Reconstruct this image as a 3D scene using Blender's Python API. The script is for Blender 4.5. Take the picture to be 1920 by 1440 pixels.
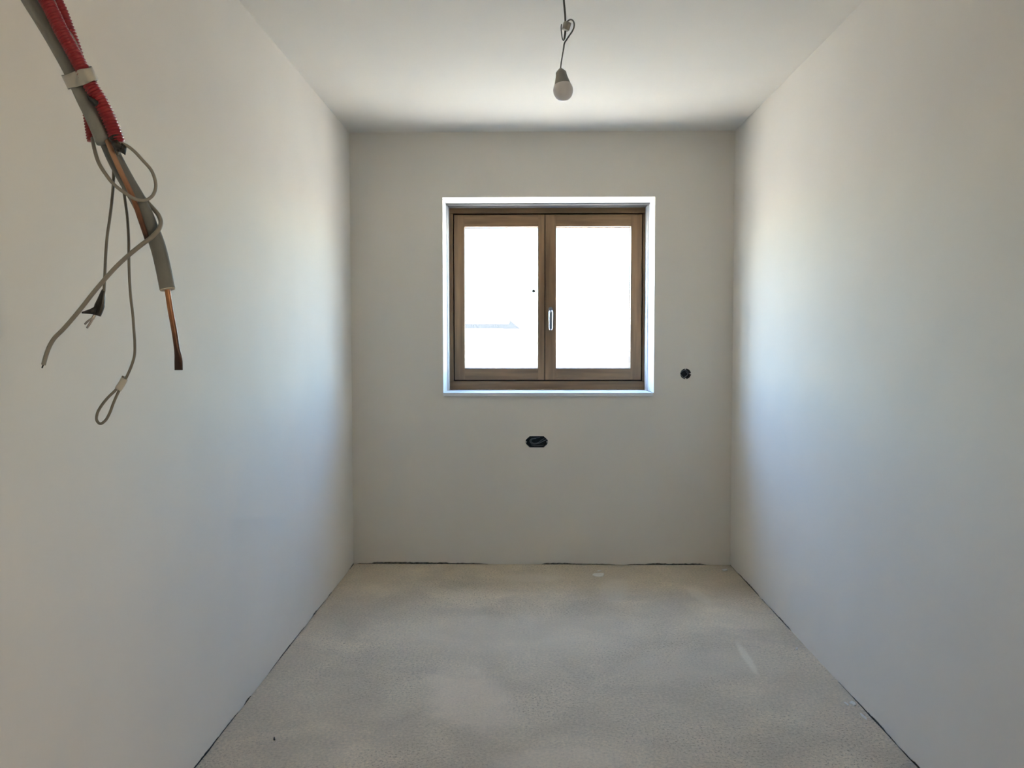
import bpy, bmesh, math, random
from mathutils import Vector, Matrix
from mathutils.geometry import interpolate_bezier

random.seed(7)
for o in list(bpy.data.objects):
    bpy.data.objects.remove(o, do_unlink=True)
S = bpy.context.scene
C = S.collection

# ---------------------------------------------------------------- camera
F_PX, YAW, PITCH, ROLL = 1544.13, -0.015557, 0.049058, -0.000887
XL, XR, YB, ZC, HC = -1.0262, 1.2219, 4.8644, 2.55, 1.3179
YF = -1.55                     # wall behind the camera
def rot_cam():
    c, s = math.cos(YAW), math.sin(YAW)
    Ry = Matrix(((c, -s, 0), (s, c, 0), (0, 0, 1)))
    c, s = math.cos(PITCH), math.sin(PITCH)
    Rp = Matrix(((1, 0, 0), (0, c, -s), (0, s, c)))
    c, s = math.cos(ROLL), math.sin(ROLL)
    Rr = Matrix(((c, 0, s), (0, 1, 0), (-s, 0, c)))
    return Rr @ Rp @ Ry        # world -> (right, forward, up)
RC = rot_cam()
RCI = RC.transposed()
EYE = Vector((0, 0, HC))
cd = bpy.data.cameras.new('camera')
cam = bpy.data.objects.new('camera', cd); C.objects.link(cam)
cd.sensor_fit = 'HORIZONTAL'; cd.sensor_width = 36.0
cd.lens = F_PX / 1920 * 36.0
cd.clip_start = 0.02; cd.clip_end = 500
right, fwd, up = RC[0], RC[1], RC[2]
m3 = Matrix((right, up, -fwd)).transposed()
cam.matrix_world = Matrix.Translation(EYE) @ m3.to_4x4()
S.camera = cam

# ---------------------------------------------------------------- world, sun, exposure
SKY_STRENGTH, SUN_STRENGTH = 0.55, 11.0
SUN_EL, SUN_AZ = math.radians(52), math.radians(260)   # clockwise from +Y: from the left, a little behind the house
w = bpy.data.worlds.new('sky'); S.world = w; w.use_nodes = True
nt = w.node_tree; nt.nodes.clear()
sky = nt.nodes.new('ShaderNodeTexSky'); sky.sky_type = 'NISHITA'
sky.sun_disc = False; sky.sun_elevation = SUN_EL; sky.sun_rotation = SUN_AZ
sky.air_density = 1.0; sky.dust_density = 0.5; sky.ozone_density = 5.0
bg = nt.nodes.new('ShaderNodeBackground'); bg.inputs[1].default_value = SKY_STRENGTH
wo = nt.nodes.new('ShaderNodeOutputWorld')
nt.links.new(sky.outputs[0], bg.inputs[0]); nt.links.new(bg.outputs[0], wo.inputs[0])
sl = bpy.data.lights.new('sun', 'SUN'); sl.energy = SUN_STRENGTH; sl.angle = math.radians(0.6)
sl.color = (1.0, 0.94, 0.84)
sun = bpy.data.objects.new('sun', sl); C.objects.link(sun)
sdir = Vector((math.sin(SUN_AZ) * math.cos(SUN_EL), math.cos(SUN_AZ) * math.cos(SUN_EL), math.sin(SUN_EL)))
sun.rotation_euler = sdir.to_track_quat('Z', 'Y').to_euler()
sun.location = (6, 3, 9)
# sampling portal in the window opening (gives no light of its own, only guides the sky's rays)
pl_ = bpy.data.lights.new('window_portal', 'AREA'); pl_.shape = 'RECTANGLE'; pl_.size = 1.16; pl_.size_y = 1.06; pl_.cycles.is_portal = True
po = bpy.data.objects.new('window_portal', pl_); C.objects.link(po); po.location = (0.145, 5.275, 1.585); po.rotation_euler = (math.radians(-90), 0, 0)
S.view_settings.view_transform = 'Standard'
S.view_settings.look = 'None'
S.view_settings.gamma = 1.0
S.view_settings.use_curve_mapping = False
S.view_settings.exposure = 3.23
S.cycles.max_bounces = 9
S.cycles.diffuse_bounces = 5
S.cycles.glossy_bounces = 3
S.cycles.transmission_bounces = 3
S.cycles.transparent_max_bounces = 8
S.cycles.use_adaptive_sampling = True
S.cycles.adaptive_threshold = 0.03
S.cycles.adaptive_min_samples = 32
S.cycles.use_light_tree = False
S.cycles.sample_clamp_indirect = 8.0
S.cycles.caustics_reflective = False
S.cycles.caustics_refractive = False

# ---------------------------------------------------------------- pixel helpers (layout of real things at real depth)
def ray(px, py):
    return RCI @ Vector(((px - 960) / F_PX, 1.0, -(py - 720) / F_PX))
def at(px, py, Y):
    d = ray(px, py); return EYE + d * (Y / d.y)
def on_floor(px, py, z=0.0):
    d = ray(px, py); return EYE + d * ((z - HC) / d.z)

# ---------------------------------------------------------------- materials
def new_mat(name):
    m = bpy.data.materials.new(name); m.use_nodes = True
    n = m.node_tree; b = n.nodes['Principled BSDF']
    return m, n, b
def mat(name, col, rough=0.6, metal=0.0, var=0.0, scale=40.0, bump=0.0, bscale=200.0, stretch=(1, 1, 1), col2=None, detail=4.0, spec=0.5):
    m, n, b = new_mat(name)
    b.inputs['Base Color'].default_value = (*col, 1)
    b.inputs['Roughness'].default_value = rough
    b.inputs['Metallic'].default_value = metal
    b.inputs['Specular IOR Level'].default_value = spec
    tc = n.nodes.new('ShaderNodeTexCoord')
    mp = n.nodes.new('ShaderNodeMapping'); mp.inputs['Scale'].default_value = stretch
    n.links.new(tc.outputs['Object'], mp.inputs[0])
    if var > 0 or col2:
        nz = n.nodes.new('ShaderNodeTexNoise'); nz.inputs['Scale'].default_value = scale; nz.inputs['Detail'].default_value = detail
        n.links.new(mp.outputs[0], nz.inputs['Vector'])
        r = n.nodes.new('ShaderNodeValToRGB')
        lo = tuple(c * (1 - var) for c in col); hi = col2 or tuple(min(1, c * (1 + var)) for c in col)
        r.color_ramp.elements[0].position = 0.33; r.color_ramp.elements[1].position = 0.67
        r.color_ramp.elements[0].color = (*lo, 1); r.color_ramp.elements[1].color = (*hi, 1)
        n.links.new(nz.outputs['Fac'], r.inputs[0]); n.links.new(r.outputs[0], b.inputs['Base Color'])
    if bump > 0:
        nb = n.nodes.new('ShaderNodeTexNoise'); nb.inputs['Scale'].default_value = bscale; nb.inputs['Detail'].default_value = 3
        n.links.new(mp.outputs[0], nb.inputs['Vector'])
        bp = n.nodes.new('ShaderNodeBump'); bp.inputs['Strength'].default_value = bump; bp.inputs['Distance'].default_value = 0.002
        n.links.new(nb.outputs['Fac'], bp.inputs['Height']); n.links.new(bp.outputs[0], b.inputs['Normal'])
    return m

WALLC = (0.808, 0.757, 0.678)
M = {}
M['plaster'] = mat('white_plaster', WALLC, 0.85, var=0.012, scale=3.0, detail=1.0, spec=0.2)
M['ceiling'] = mat('ceiling_paint', (0.795, 0.758, 0.692), 0.9, var=0.01, scale=2.5, detail=1.0, spec=0.2)
M['reveal'] = mat('reveal_paint', (0.76, 0.76, 0.75), 0.75, var=0.01, scale=5, bump=0.05, spec=0.25)
M['masonry'] = mat('bare_masonry', (0.27, 0.255, 0.215), 0.95, var=0.35, scale=60, bump=0.8, bscale=150)
M['sill'] = mat('sill_paint', (0.78, 0.79, 0.80), 0.45, var=0.01, scale=6)
M['blind_metal'] = mat('blind_aluminium', (0.20, 0.20, 0.195), 0.45, metal=0.0, var=0.03, scale=30)
M['dark_slot'] = mat('dark_slot', (0.05, 0.05, 0.05), 0.8, var=0.05)
WOOD = (0.195, 0.116, 0.056)
M['wood_h'] = mat('oak_across', WOOD, 0.6, spec=0.3, var=0.24, scale=30, stretch=(0.10, 1, 1.4), bump=0.12, bscale=90, detail=6)
M['wood_v'] = mat('oak_upright', WOOD, 0.6, spec=0.3, var=0.24, scale=30, stretch=(1.4, 1, 0.10), bump=0.12, bscale=90, detail=6)
M['groove'] = mat('frame_rebate', (0.022, 0.010, 0.007), 0.8, var=0.1)
M['gasket'] = mat('black_gasket', (0.035, 0.035, 0.04), 0.6, var=0.1)
M['chrome'] = mat('satin_metal', (0.62, 0.64, 0.68), 0.22, metal=1.0, var=0.03)
M['grip'] = mat('handle_face', (0.20, 0.22, 0.26), 0.35, metal=0.6, var=0.03)
M['sleeve'] = mat('grey_foam_sleeve', (0.262, 0.276, 0.268), 0.6, var=0.07, scale=24, bump=0.15, bscale=300)
M['sleeve_dark'] = mat('grey_foam_sleeve_long', (0.185, 0.195, 0.192), 0.6, var=0.08, scale=24, bump=0.15, bscale=300)
M['foam_cut'] = mat('foam_cut_end', (0.62, 0.58, 0.50), 0.9, var=0.15, scale=200)
M['red'] = mat('red_conduit', (0.30, 0.019, 0.030), 0.42, var=0.08, scale=40)
M['cable'] = mat('grey_cable', (0.285, 0.275, 0.245), 0.55, var=0.05, scale=80)
M['cable_dark'] = mat('grey_cord', (0.19, 0.18, 0.152), 0.6, var=0.06, scale=80)
M['tape_white'] = mat('pale_tape', (0.50, 0.49, 0.45), 0.35, var=0.05, scale=40)
M['tape_black'] = mat('black_tape', (0.022, 0.021, 0.020), 0.4, var=0.3, scale=120, bump=0.4, bscale=150)
M['wire'] = mat('wire_strands', (0.45, 0.42, 0.40), 0.4, metal=0.5, var=0.1)
M['pend_cord'] = mat('pendant_cord', (0.085, 0.08, 0.068), 0.6, var=0.08)
M['pend_cord2'] = mat('pendant_flex', (0.20, 0.19, 0.16), 0.6, var=0.08)
M['terminal'] = mat('terminal_block', (0.42, 0.395, 0.34), 0.5, var=0.05)
M['bulb_body'] = mat('bulb_housing', (0.40, 0.392, 0.36), 0.5, var=0.03)
M['box'] = mat('socket_box', (0.012, 0.017, 0.022), 0.5, var=0.2, scale=60)
M['boxblue'] = mat('socket_box_blue', (0.010, 0.022, 0.034), 0.5, var=0.2, scale=60)
M['boxwire'] = mat('box_cable', (0.19, 0.22, 0.25), 0.5, var=0.1)
M['flake'] = mat('plaster_flake', (0.72, 0.70, 0.64), 0.8, var=0.05, bump=0.3)
M['crumb'] = mat('dark_crumb', (0.02, 0.02, 0.018), 0.9, var=0.2)
M['ground'] = mat('pale_gravel', (0.50, 0.455, 0.39), 0.95, var=0.12, scale=2, bump=0.3, bscale=40)
M['render_white'] = mat('white_render', (0.80, 0.79, 0.76), 0.9, var=0.02)
M['roof_dark'] = mat('dark_roof_edge', (0.029, 0.0285, 0.027), 0.9, var=0.06, scale=3)

def dome_mat():
    m, n, b = new_mat('bulb_diffuser')
    b.inputs['Base Color'].default_value = (0.90, 0.86, 0.85, 1); b.inputs['Roughness'].default_value = 0.3
    b.inputs['Subsurface Weight'].default_value = 0.25
    b.inputs['Subsurface Radius'].default_value = (0.02, 0.02, 0.02)
    nz = n.nodes.new('ShaderNodeTexNoise'); nz.inputs['Scale'].default_value = 30
    r = n.nodes.new('ShaderNodeMapRange'); r.inputs[3].default_value = 0.28; r.inputs[4].default_value = 0.36
    n.links.new(nz.outputs['Fac'], r.inputs[0]); n.links.new(r.outputs[0], b.inputs['Roughness'])
    return m
M['dome'] = dome_mat()
def glass_mat():
    m = bpy.data.materials.new('window_glass'); m.use_nodes = True
    n = m.node_tree; n.nodes.clear()
    out = n.nodes.new('ShaderNodeOutputMaterial'); mix = n.nodes.new('ShaderNodeMixShader')
    t = n.nodes.new('ShaderNodeBsdfTransparent'); t.inputs[0].default_value = (0.965, 0.985, 0.98, 1)
    g = n.nodes.new('ShaderNodeBsdfGlossy'); g.inputs['Roughness'].default_value = 0.0
    f = n.nodes.new('ShaderNodeFresnel')
    ge = n.nodes.new('ShaderNodeNewGeometry'); mr = n.nodes.new('ShaderNodeMapRange')   # thin pane: same reflectance on entering and leaving
    mr.inputs[3].default_value = 1.45; mr.inputs[4].default_value = 1 / 1.45
    n.links.new(ge.outputs['Backfacing'], mr.inputs[0]); n.links.new(mr.outputs[0], f.inputs[0])
    n.links.new(f.outputs[0], mix.inputs[0]); n.links.new(t.outputs[0], mix.inputs[1]); n.links.new(g.outputs[0], mix.inputs[2])
    n.links.new(mix.outputs[0], out.inputs[0])
    return m
M['glass'] = glass_mat()
def conc_mat():
    m, n, b = new_mat('rough_screed')
    N, L = n.nodes, n.links
    tc = N.new('ShaderNodeTexCoord')
    def noise(sc, det=4, rough=0.55, dist=0.0):
        z = N.new('ShaderNodeTexNoise'); z.inputs['Scale'].default_value = sc; z.inputs['Detail'].default_value = det
        z.inputs['Roughness'].default_value = rough; z.inputs['Distortion'].default_value = dist
        L.new(tc.outputs['Object'], z.inputs['Vector']); return z.outputs['Fac']
    def ramp(fac, p0, p1, c0, c1):
        r = N.new('ShaderNodeValToRGB'); e = r.color_ramp.elements
        e[0].position = p0; e[1].position = p1; e[0].color = (*c0, 1); e[1].color = (*c1, 1)
        L.new(fac, r.inputs[0]); return r.outputs[0]
    def mix(kind, fac, a, bb):
        x = N.new('ShaderNodeMix'); x.data_type = 'RGBA'; x.blend_type = kind
        if hasattr(fac, 'links'): L.new(fac, x.inputs[0])
        else: x.inputs[0].default_value = fac
        for s, v in ((x.inputs[6], a), (x.inputs[7], bb)):
            if hasattr(v, 'links'): L.new(v, s)
            else: s.default_value = (*v, 1)
        return x.outputs[2]
    base = ramp(noise(1.1, 3), 0.35, 0.68, (0.605, 0.520, 0.395), (0.715, 0.612, 0.470))
    blot = ramp(noise(3.2, 5, 0.6, 0.6), 0.40, 0.70, (0.88, 0.88, 0.88), (1.08, 1.07, 1.05))
    col = mix('MULTIPLY', 1.0, base, blot)
    fine = ramp(noise(90, 3, 0.7), 0.30, 0.70, (0.80, 0.80, 0.80), (1.16, 1.15, 1.13))
    col = mix('MULTIPLY', 1.0, col, fine)
    # rough worn area: pits fade out towards the smooth rim of the screed
    rough_area = ramp(noise(1.6, 3, 0.5), 0.36, 0.60, (0, 0, 0), (1, 1, 1))
    pitn = ramp(noise(115, 2, 0.6), 0.34, 0.43, (1, 1, 1), (0, 0, 0))
    pit = mix('MULTIPLY', 1.0, pitn, rough_area)
    col = mix('MIX', mix('MULTIPLY', 1.0, pit, (0.62, 0.62, 0.62)), col, (0.14, 0.122, 0.095))
    # stains / scrapes: (centre, half axes, angle, colour, strength)
    def stain(c, a, bx, ang, colr, k, sc=9.0, dist=0.35):
        mp = N.new('ShaderNodeMapping'); mp.vector_type = 'TEXTURE'
        mp.inputs['Location'].default_value = (c.x, c.y, 0); mp.inputs['Rotation'].default_value = (0, 0, ang)
        mp.inputs['Scale'].default_value = (a, bx, 1)
        L.new(tc.outputs['Object'], mp.inputs[0])
        sx = N.new('ShaderNodeSeparateXYZ'); L.new(mp.outputs[0], sx.inputs[0])
        cb = N.new('ShaderNodeCombineXYZ'); L.new(sx.outputs[0], cb.inputs[0]); L.new(sx.outputs[1], cb.inputs[1])
        ln = N.new('ShaderNodeVectorMath'); ln.operation = 'LENGTH'; L.new(cb.outputs[0], ln.inputs[0])
        ad = N.new('ShaderNodeMath'); ad.operation = 'MULTIPLY_ADD'
        L.new(noise(sc, 4, 0.6), ad.inputs[0]); ad.inputs[1].default_value = dist * 2; L.new(ln.outputs['Value'], ad.inputs[2])
        mr = N.new('ShaderNodeMapRange'); mr.interpolation_type = 'SMOOTHSTEP'
        mr.inputs[1].default_value = 0.45 + dist; mr.inputs[2].default_value = 1.05 + dist
        mr.inputs[3].default_value = k; mr.inputs[4].default_value = 0.0
        L.new(ad.outputs[0], mr.inputs[0])
        nonlocal col
        col = mix('MIX', mr.outputs[0], col, colr)
    stain(on_floor(880, 1310), 0.20, 0.34, 0.35, (0.80, 0.665, 0.51), 0.55)
    stain(on_floor(1000, 1185), 0.75, 0.35, 0.0, (0.72, 0.62, 0.485), 0.40, 4.0)
    stain(on_floor(1290, 1245), 0.42, 0.22, 0.2, (0.70, 0.60, 0.465), 0.35, 5.0)
    p, q = on_floor(1382, 1205), on_floor(1420, 1265)
    d = q - p
    stain((p + q) / 2, d.length * 0.62, 0.022, math.atan2(d.y, d.x), (0.82, 0.74, 0.60), 0.5, 30.0, 0.25)
    p, q = on_floor(1290, 1100), on_floor(1335, 1135); d = q - p
    stain((p + q) / 2, d.length * 0.6, 0.05, math.atan2(d.y, d.x), (0.72, 0.63, 0.50), 0.4, 14.0)
    stain(on_floor(1150, 1105), 0.11, 0.30, -0.1, (0.68, 0.61, 0.51), 0.4, 8.0)
    stain(on_floor(1000, 1083), 0.22, 0.10, 0.0, (0.68, 0.60, 0.49), 0.4, 8.0)
    stain(on_floor(1045, 1425), 0.30, 0.10, 0.1, (0.76, 0.64, 0.50), 0.4, 8.0)
    L.new(col, b.inputs['Base Color'])
    b.inputs['Roughness'].default_value = 0.88; b.inputs['Specular IOR Level'].default_value = 0.25
    bp = N.new('ShaderNodeBump'); bp.inputs['Strength'].default_value = 0.35; bp.inputs['Distance'].default_value = 0.003
    L.new(noise(110, 4, 0.7), bp.inputs['Height']); L.new(bp.outputs[0], b.inputs['Normal'])
    return m
M['screed'] = conc_mat()

# ---------------------------------------------------------------- mesh helpers
def link(name, bm, m, parent=None, smooth=False):
    me = bpy.data.meshes.new(name)
    bm.normal_update(); bm.to_mesh(me); bm.free()
    if smooth:
        for p in me.polygons: p.use_smooth = True
    o = bpy.data.objects.new(name, me); C.objects.link(o)
    for mm in (m if isinstance(m, (list, tuple)) else (m,)):
        me.materials.append(M[mm])
    if parent is not None:
        o.parent = parent
        o.matrix_parent_inverse = parent.matrix_world.inverted()
    return o
def empty(name, loc):
    o = bpy.data.objects.new(name, None); C.objects.link(o)
    o.empty_display_size = 0.05
    o.location = loc
    o.matrix_world = Matrix.Translation(loc)
    return o
def tag(o, label=None, cat=None, group=None, kind=None):
    if label: o['label'] = label
    if cat: o['category'] = cat
    if group: o['group'] = group
    if kind: o['kind'] = kind
    return o
def box_bm(x0, x1, y0, y1, z0, z1, bev=0.0, seg=2, bm=None):
    bm2 = bmesh.new()
    r = bmesh.ops.create_cube(bm2, size=1.0)
    for v in bm2.verts:
        v.co = Vector(((x0 + x1) / 2 + v.co.x * (x1 - x0), (y0 + y1) / 2 + v.co.y * (y1 - y0), (z0 + z1) / 2 + v.co.z * (z1 - z0)))
    if bev > 0:
        bmesh.ops.bevel(bm2, geom=bm2.edges[:], offset=bev, segments=seg, affect='EDGES', profile=0.6)
    if bm is None: return bm2
    me = bpy.data.meshes.new('tmp'); bm2.to_mesh(me); bm2.free(); bm.from_mesh(me); bpy.data.meshes.remove(me)
    return bm
def spline(pts, n=8):
    """centripetal Catmull-Rom through the points"""
    P = [Vector(p) for p in pts]; P = [P[0] * 2 - P[1]] + P + [P[-1] * 2 - P[-2]]; out = []
    for i in range(1, len(P) - 2):
        p0, p1, p2, p3 = P[i - 1:i + 3]
        t0 = 0.0; t1 = t0 + max(1e-6, (p1 - p0).length) ** 0.5; t2 = t1 + max(1e-6, (p2 - p1).length) ** 0.5; t3 = t2 + max(1e-6, (p3 - p2).length) ** 0.5
        for k in range(n):
            t = t1 + (t2 - t1) * k / n
            a1 = p0 * ((t1 - t) / (t1 - t0)) + p1 * ((t - t0) / (t1 - t0)); a2 = p1 * ((t2 - t) / (t2 - t1)) + p2 * ((t - t1) / (t2 - t1)); a3 = p2 * ((t3 - t) / (t3 - t2)) + p3 * ((t - t2) / (t3 - t2))
            b1 = a1 * ((t2 - t) / (t2 - t0)) + a2 * ((t - t0) / (t2 - t0)); b2 = a2 * ((t3 - t) / (t3 - t1)) + a3 * ((t - t1) / (t3 - t1))
            out.append(b1 * ((t2 - t) / (t2 - t1)) + b2 * ((t - t1) / (t2 - t1)))
    out.append(P[-2].copy()); return out
def resample(pts, step):
    cum = [0.0]
    for i in range(len(pts) - 1): cum.append(cum[-1] + (pts[i + 1] - pts[i]).length)
    n = max(2, int(cum[-1] / step)); out = []; j = 0
    for k in range(n + 1):
        d = cum[-1] * k / n
        while j < len(pts) - 2 and cum[j + 1] < d: j += 1
        L = cum[j + 1] - cum[j]
        out.append(pts[j].lerp(pts[j + 1], (d - cum[j]) / L if L > 0 else 0))
    return out
def tube_bm(path, rad, seg=10, caps=True, closed=False, flat=None, bm=None):
    """rad: number or f(u, length); flat: f(u) -> (sa, sb) cross-section scale"""
    bm = bm or bmesh.new()
    n = len(path); total = sum((path[i + 1] - path[i]).length for i in range(n - 1)); s = 0.0
    t0 = (path[1] - path[0]).normalized()
    ref = Vector((0, 1, 0)) if abs(t0.y) < 0.9 else Vector((1, 0, 0))
    nrm = (ref - t0 * ref.dot(t0)).normalized(); rings = []
    for i, p in enumerate(path):
        if closed: t = (path[(i + 1) % n] - path[i - 1]).normalized()
        else: t = (path[min(i + 1, n - 1)] - path[max(i - 1, 0)]).normalized()
        nrm = (nrm - t * nrm.dot(t)).normalized(); bi = t.cross(nrm)
        if i: s += (path[i] - path[i - 1]).length
        u = s / total if total else 0
        r = rad(u, s) if callable(rad) else rad
        sa, sb = flat(u) if flat else (1, 1)
        rings.append([bm.verts.new(p + (nrm * math.cos(a) * sa + bi * math.sin(a) * sb) * r) for a in (2 * math.pi * k / seg for k in range(seg))])
    for i in range(n - (0 if closed else 1)):
        A, B = rings[i], rings[(i + 1) % n]
        for k in range(seg):
            bm.faces.new((A[k], A[(k + 1) % seg], B[(k + 1) % seg], B[k]))
    if caps and not closed:
        bm.faces.new(rings[0][::-1]); bm.faces.new(rings[-1])
    bmesh.ops.recalc_face_normals(bm, faces=bm.faces[:])
    return bm
def lathe_bm(profile, seg=32):
    bm = bmesh.new(); rings = []
    for r, z in profile:
        if r < 1e-6: rings.append([bm.verts.new((0, 0, z))])
        else: rings.append([bm.verts.new((r * math.cos(2 * math.pi * k / seg), r * math.sin(2 * math.pi * k / seg), z)) for k in range(seg)])
    for a, b in zip(rings, rings[1:]):
        for k in range(seg):
            q = (k + 1) % seg
            if len(a) == 1 and len(b) == 1: continue
            if len(a) == 1: bm.faces.new((a[0], b[q], b[k]))
            elif len(b) == 1: bm.faces.new((a[k], a[q], b[0]))
            else: bm.faces.new((a[k], a[q], b[q], b[k]))
    bmesh.ops.recalc_face_normals(bm, faces=bm.faces[:])
    return bm
def sheet_bm(loops, to3d, thick):
    """flat sheet with holes: loops of 2-D points (outer first), extruded by the vector `thick`"""
    bm = bmesh.new(); edges = []
    for lp in loops:
        vs = [bm.verts.new(to3d(*p)) for p in lp]
        edges += [bm.edges.new((vs[i], vs[(i + 1) % len(vs)])) for i in range(len(vs))]
    bmesh.ops.triangle_fill(bm, use_beauty=True, edges=edges)
    fs = bm.faces[:]
    r = bmesh.ops.extrude_face_region(bm, geom=fs)
    for v in r['geom']:
        if isinstance(v, bmesh.types.BMVert): v.co += thick
    bmesh.ops.recalc_face_normals(bm, faces=bm.faces[:])
    return bm
def rect(a0, a1, b0, b1): return [(a0, b0), (a1, b0), (a1, b1), (a0, b1)]
def ragged(a, b, gaps, step=0.012, base=-0.003):
    """bottom edge of the plaster from a to b; gaps: list of (start, end, height)"""
    out = []; n = int(abs(b - a) / step); rnd = random.Random(3)
    for i in range(n + 1):
        s = a + (b - a) * i / n; h = base
        for g0, g1, hh in gaps:
            if g0 <= s <= g1:
                u = (s - g0) / (g1 - g0); env = min(1.0, 6 * u, 6 * (1 - u))
                h = max(h, hh * env * (0.65 + 0.5 * rnd.random()))
        out.append((s, h))
    return out

# ---------------------------------------------------------------- setting
ZB = -0.06     # walls reach below the floor surface
# window opening, from the wall face
wx0, wx1 = at(830.5, 560, YB).x, at(1227, 560, YB).x
wz1, wz0 = at(1030, 369.5, YB).z, at(1030, 736.5, YB).z
# flush-mounted boxes
rb = at(1285.6, 701, YB); db = at(1006.3, 828.5, YB)
RBX = 0.0315
def circ(cx, cz, r, n=32): return [(cx + r * math.cos(2 * math.pi * k / n), cz + r * math.sin(2 * math.pi * k / n)) for k in range(n)]
dbw, dbh, dbc = 0.0675, 0.0335, 0.026
rj = random.Random(5)
def dbox(g=0.0):
    w_, h_, c_ = dbw + g, dbh + g, dbc
    return [(db.x - w_ + c_, db.z - h_), (db.x + w_ - c_, db.z - h_), (db.x + w_ - 0.006, db.z - h_ * 0.45), (db.x + w_, db.z), (db.x + w_ - 0.004, db.z + h_ * 0.4),
            (db.x + w_ - c_, db.z + h_), (db.x - w_ + c_, db.z + h_), (db.x - w_ + 0.004, db.z + h_ * 0.4), (db.x - w_, db.z - 0.002), (db.x - w_ + 0.007, db.z - h_ * 0.45)]
T1 = 0.012
# back wall: plaster skin with a ragged foot, bare masonry behind
def gx(px): return at(px, 1058, YB).x
gaps_b = [(gx(690), gx(785), 0.012), (gx(720), gx(860), 0.010), (gx(770), gx(918), 0.0075), (gx(1015), gx(1075), 0.010), (gx(1060), gx(1155), 0.005), (gx(1175), gx(1212), 0.004),
          (gx(1208), gx(1255), 0.010), (gx(1250), gx(1325), 0.008), (gx(668), gx(700), 0.004)]
foot = ragged(XL, XR, gaps_b)
outer = foot + [(XR, ZC), (XL, ZC)]
holes = [rect(wx0, wx1, wz0, wz1), circ(rb.x, rb.z, RBX), dbox()]
wb = link('wall_back', sheet_bm([outer] + holes, lambda s, z: Vector((s, YB, z)), Vector((0, T1, 0))), 'plaster')
tag(wb, 'white plastered end wall with the wooden window and two open socket boxes', kind='structure')
TH = 0.012
XO0, XO1 = XL - 0.25, XR + 0.25
hole_core = rect(wx0 - TH, wx1 + TH, wz0 - 0.02, wz1 + TH)
core = sheet_bm([rect(XO0, XO1, ZB, ZC + 0.2), hole_core, circ(rb.x, rb.z, RBX + 0.002), dbox(0.002)], lambda s, z: Vector((s, YB + T1, z)), Vector((0, 0.05, 0)))
link('wall_core', core, 'masonry', wb)
core2 = sheet_bm([rect(XO0, XO1, ZB, ZC + 0.2), hole_core], lambda s, z: Vector((s, YB + T1 + 0.05, z)), Vector((0, 0.33, 0)))
link('wall_core', core2, 'masonry', wb)
YW = 5.19          # room face of the window frame
YSTEP = YB + 0.205
# linings of the window recess
link('reveal_lining', box_bm(wx0 - TH, wx0, YB + T1, YW + 0.08, wz0, wz1 + TH), 'reveal', wb)
link('reveal_lining', box_bm(wx1, wx1 + TH, YB + T1, YW + 0.08, wz0, wz1 + TH), 'reveal', wb)
link('reveal_lining', box_bm(wx0, wx1, YB + T1, YW + 0.08, wz1, wz1 + TH), 'reveal', wb)

# side walls
DY0, DY1, DZ = -0.90, 0.00, 2.10      # unseen doorway added in the right wall, lets the fill light in
def side_wall(name, x, sgn, gaps, label, door=False):
    if door:
        ft = [(YF, 0.001), (DY0, 0.001), (DY0, DZ), (DY1, DZ)] + ragged(DY1, YB, gaps, 0.015)
        cr = [(YF - 0.2, ZB), (DY0 - 0.02, ZB), (DY0 - 0.02, DZ + 0.02), (DY1 + 0.02, DZ + 0.02), (DY1 + 0.02, ZB), (YB + T1, ZB), (YB + T1, ZC + 0.2), (YF - 0.2, ZC + 0.2)]
    else:
        ft = ragged(YF, YB, gaps, 0.015)
        cr = rect(YF - 0.2, YB + T1, ZB, ZC + 0.2)
    o = link(name, sheet_bm([ft + [(YB, ZC), (YF, ZC)]], lambda s, z: Vector((x, s, z)), Vector((sgn * T1, 0, 0))), 'plaster')
    tag(o, label, kind='structure')
    link('wall_core', sheet_bm([cr], lambda s, z: Vector((x + sgn * T1, s, z)), Vector((sgn * (0.25 - T1), 0, 0))), 'masonry', o)
    if door:
        xa, xb = x + T1, x + 0.26
        for bx in ((DY0 - 0.02, DY0, 0.0, DZ), (DY1, DY1 + 0.02, 0.0, DZ), (DY0 - 0.02, DY1 + 0.02, DZ, DZ + 0.02), (DY0 - 0.02, DY1 + 0.02, -0.06, 0.0)):
            link('added_door_lining', box_bm(xa, xb, *bx), 'reveal', o)
    return o
rnd = random.Random(11)
def many(n, lo, hi, hmax):
    return [(a, a + rnd.uniform(0.05, 0.35), rnd.uniform(0.25, 1) * hmax) for a in (rnd.uniform(lo, hi) for _ in range(n))]
side_wall('wall_left', XL, -1, many(16, 2.2, 4.75, 0.006) + [(3.9, 4.0, 0.008)], 'long white plastered wall behind the hanging pipe bundle')
side_wall('wall_right', XR, 1, many(18, 2.2, 4.75, 0.008) + [(4.25, 4.7, 0.008)], 'long white plastered wall facing the pipe bundle', True)
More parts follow.
